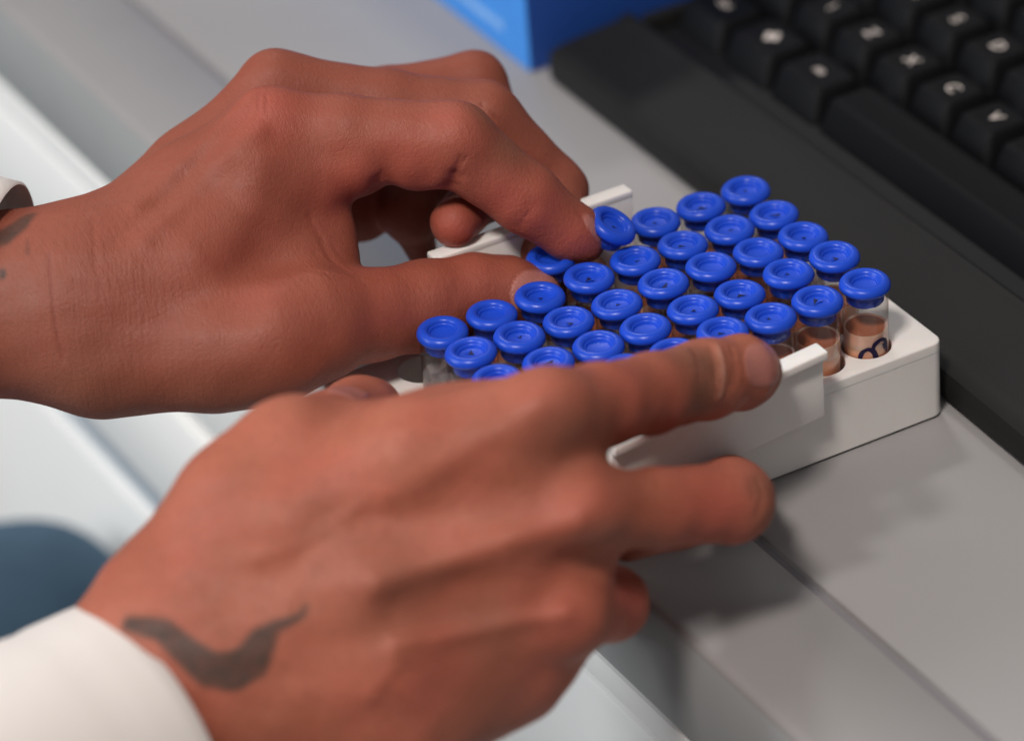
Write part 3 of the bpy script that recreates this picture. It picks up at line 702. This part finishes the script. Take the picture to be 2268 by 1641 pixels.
def hairs(o, regions, dirpx, n, col, seed, th=.035):
    """short fine hairs lying close to the skin, one mesh"""
    me = o.data; co = np.empty(len(me.vertices)*3, np.float32); me.vertices.foreach_get('co', co); V = co.reshape(-1, 3)/MM
    nr = np.empty(len(V)*3, np.float32); me.vertices.foreach_get('normal', nr); N_ = nr.reshape(-1, 3)
    sk = Skin(V); r = np.random.default_rng(seed); bm = bmesh.new()
    for (x, y, rad), cnt in zip(regions, n):
        c = sk.pick(x, y); idx = np.where(np.linalg.norm(V-c, axis=1) < rad)[0]
        idx = idx[(N_[idx]@CD) < .1]
        if not len(idx): continue
        for i in r.choice(idx, cnt):
            p = V[i]; nn = N_[i]; a = math.atan2(dirpx[1], dirpx[0])+r.normal(0, .45)
            t = CR*math.cos(a)-CU*math.sin(a); t -= nn*(t@nn); t /= np.linalg.norm(t)+1e-9; sd = np.cross(t, nn); L_ = r.uniform(1.6, 3.6)
            prev = None
            for q in (0, .35, .7, 1):
                pt = p+t*L_*q+nn*(.12+.55*q-.35*q*q); w = th*(1-.75*q)
                row = [bm.verts.new(pt+sd*w), bm.verts.new(pt-sd*w*.5+nn*w), bm.verts.new(pt-sd*w*.5-nn*w)]
                if prev:
                    for k_ in range(3): bm.faces.new((prev[k_], prev[(k_+1) % 3], row[(k_+1) % 3], row[k_]))
                prev = row
    h = fin(bm, 'hair', col, o); h['kind'] = 'stuff'; h.parent = o; h.matrix_parent_inverse = Matrix.Translation(-person.location); return h
M['hairdark'] = mat('dark_hair', (.05, .025, .015), .5); M['hairlight'] = mat('sunlit_hair', (.55, .36, .25), .4)  # two hair colours, one dark and one pale
hairs(left, [(430, 360, 12), (500, 330, 11), (380, 430, 11)], (.75, -.5), (34, 24, 24), M['hairdark'], 3, .022)
hairs(left, [(760, 235, 10), (900, 228, 9), (640, 140, 7), (1050, 200, 8), (980, 180, 8)], (.45, .8), (40, 40, 18, 30, 25), M['hairlight'], 5, .028)
# ------------------------------------------------------------------ sleeves and trousers
def sleeve(name, label, c, axis, ra, rb, length, flare, nfold, seed, th=1.3, side=None):
    axis = axis/np.linalg.norm(axis); a = np.cross(axis, CD); a /= np.linalg.norm(a); b = np.cross(axis, a)
    bm = bmesh.new(); n = 96; rows = []; m = 40
    prof = [(t, 1.0) for t in np.linspace(0, 1, m)]
    for j, (t, _) in enumerate(prof):
        row = []
        for i in range(n):
            th_ = 2*math.pi*i/n
            q = mnoise.noise(Vector((math.cos(th_)*1.6+seed, math.sin(th_)*1.6, t*2.2)))
            f = 1+flare*t+.045*q*min(1, .4+2*t)+.02*math.sin(nfold*th_+4*t+seed)*t
            hem = .35 if .09 < t < .11 else 0
            p = c-axis*length*t+(a*ra*math.cos(th_)+b*rb*math.sin(th_))*f - (a*math.cos(th_)+b*math.sin(th_))*hem
            row.append(bm.verts.new(p))
        rows.append(row)
    for r0, r1 in zip(rows, rows[1:]):
        for i in range(n): bm.faces.new((r0[i], r0[(i+1) % n], r1[(i+1) % n], r1[i]))
    # rolled rim: go inside
    inner = []
    for d, s in ((.0, th*.5), (1.2, th), (25, th*1.1)):
        row = []
        for i in range(n):
            p = np.array(rows[0][i].co); rad = p-c; rad /= np.linalg.norm(rad)
            row.append(bm.verts.new(p-rad*s+axis*(.5 if d == 0 else -d)))
        inner.append(row)
    prev = rows[0]
    for r1 in inner:
        for i in range(n): bm.faces.new((prev[(i+1) % n], prev[i], r1[i], r1[(i+1) % n]))
        prev = r1
    o = fin(bm, name, M['cloth'], person, 60); tag(o, label); return o
sleeve('coat_sleeve', 'white cuff at the wrist of the lower hand', P(318, 1650, 840), CR*.765+CU*.40+CD*.50, 34, 33.5, 150, .25, 3, 1.3)
sleeve('coat_sleeve', 'white cuff at the wrist of the upper hand', P(-19, 676, 940), CR*.96-CU*.24-CD*.14, 31.0, 28, 110, .05, 3, 4.2)
bm = bmesh.new()
a, b = P(-420, 1575, 1175), P(45, 1515, 1235)
ax = (b-a)/np.linalg.norm(b-a); e1 = np.cross(ax, CD); e1 /= np.linalg.norm(e1); e2 = np.cross(ax, e1); rr = 53.
rows = []
L = np.linalg.norm(b-a)
for t in list(np.linspace(-120, L, 24))+[L+rr*.8*math.sin(q) for q in np.linspace(.12, math.pi/2-.02, 12)]:
    s = 1 if t <= L else math.sqrt(max(0, 1-((t-L)/(rr*.8))**2))
    row = []
    for i in range(64):
        th_ = 2*math.pi*i/64; q = mnoise.noise(Vector((math.cos(th_)*1.5, math.sin(th_)*1.5, t*.02)))
        row.append(bm.verts.new(a+ax*t+(e1*math.cos(th_)+e2*math.sin(th_))*rr*s*(1+.06*q)))
    rows.append(row)
for r0, r1 in zip(rows, rows[1:]):
    for i in range(64): bm.faces.new((r0[i], r0[(i+1) % 64], r1[(i+1) % 64], r1[i]))
bm.faces.new(rows[-1]); bm.faces.new(rows[0][::-1])
tag(fin(bm, 'trouser_leg', M['jeans'], person, 60), 'blue jeans leg low at the left')
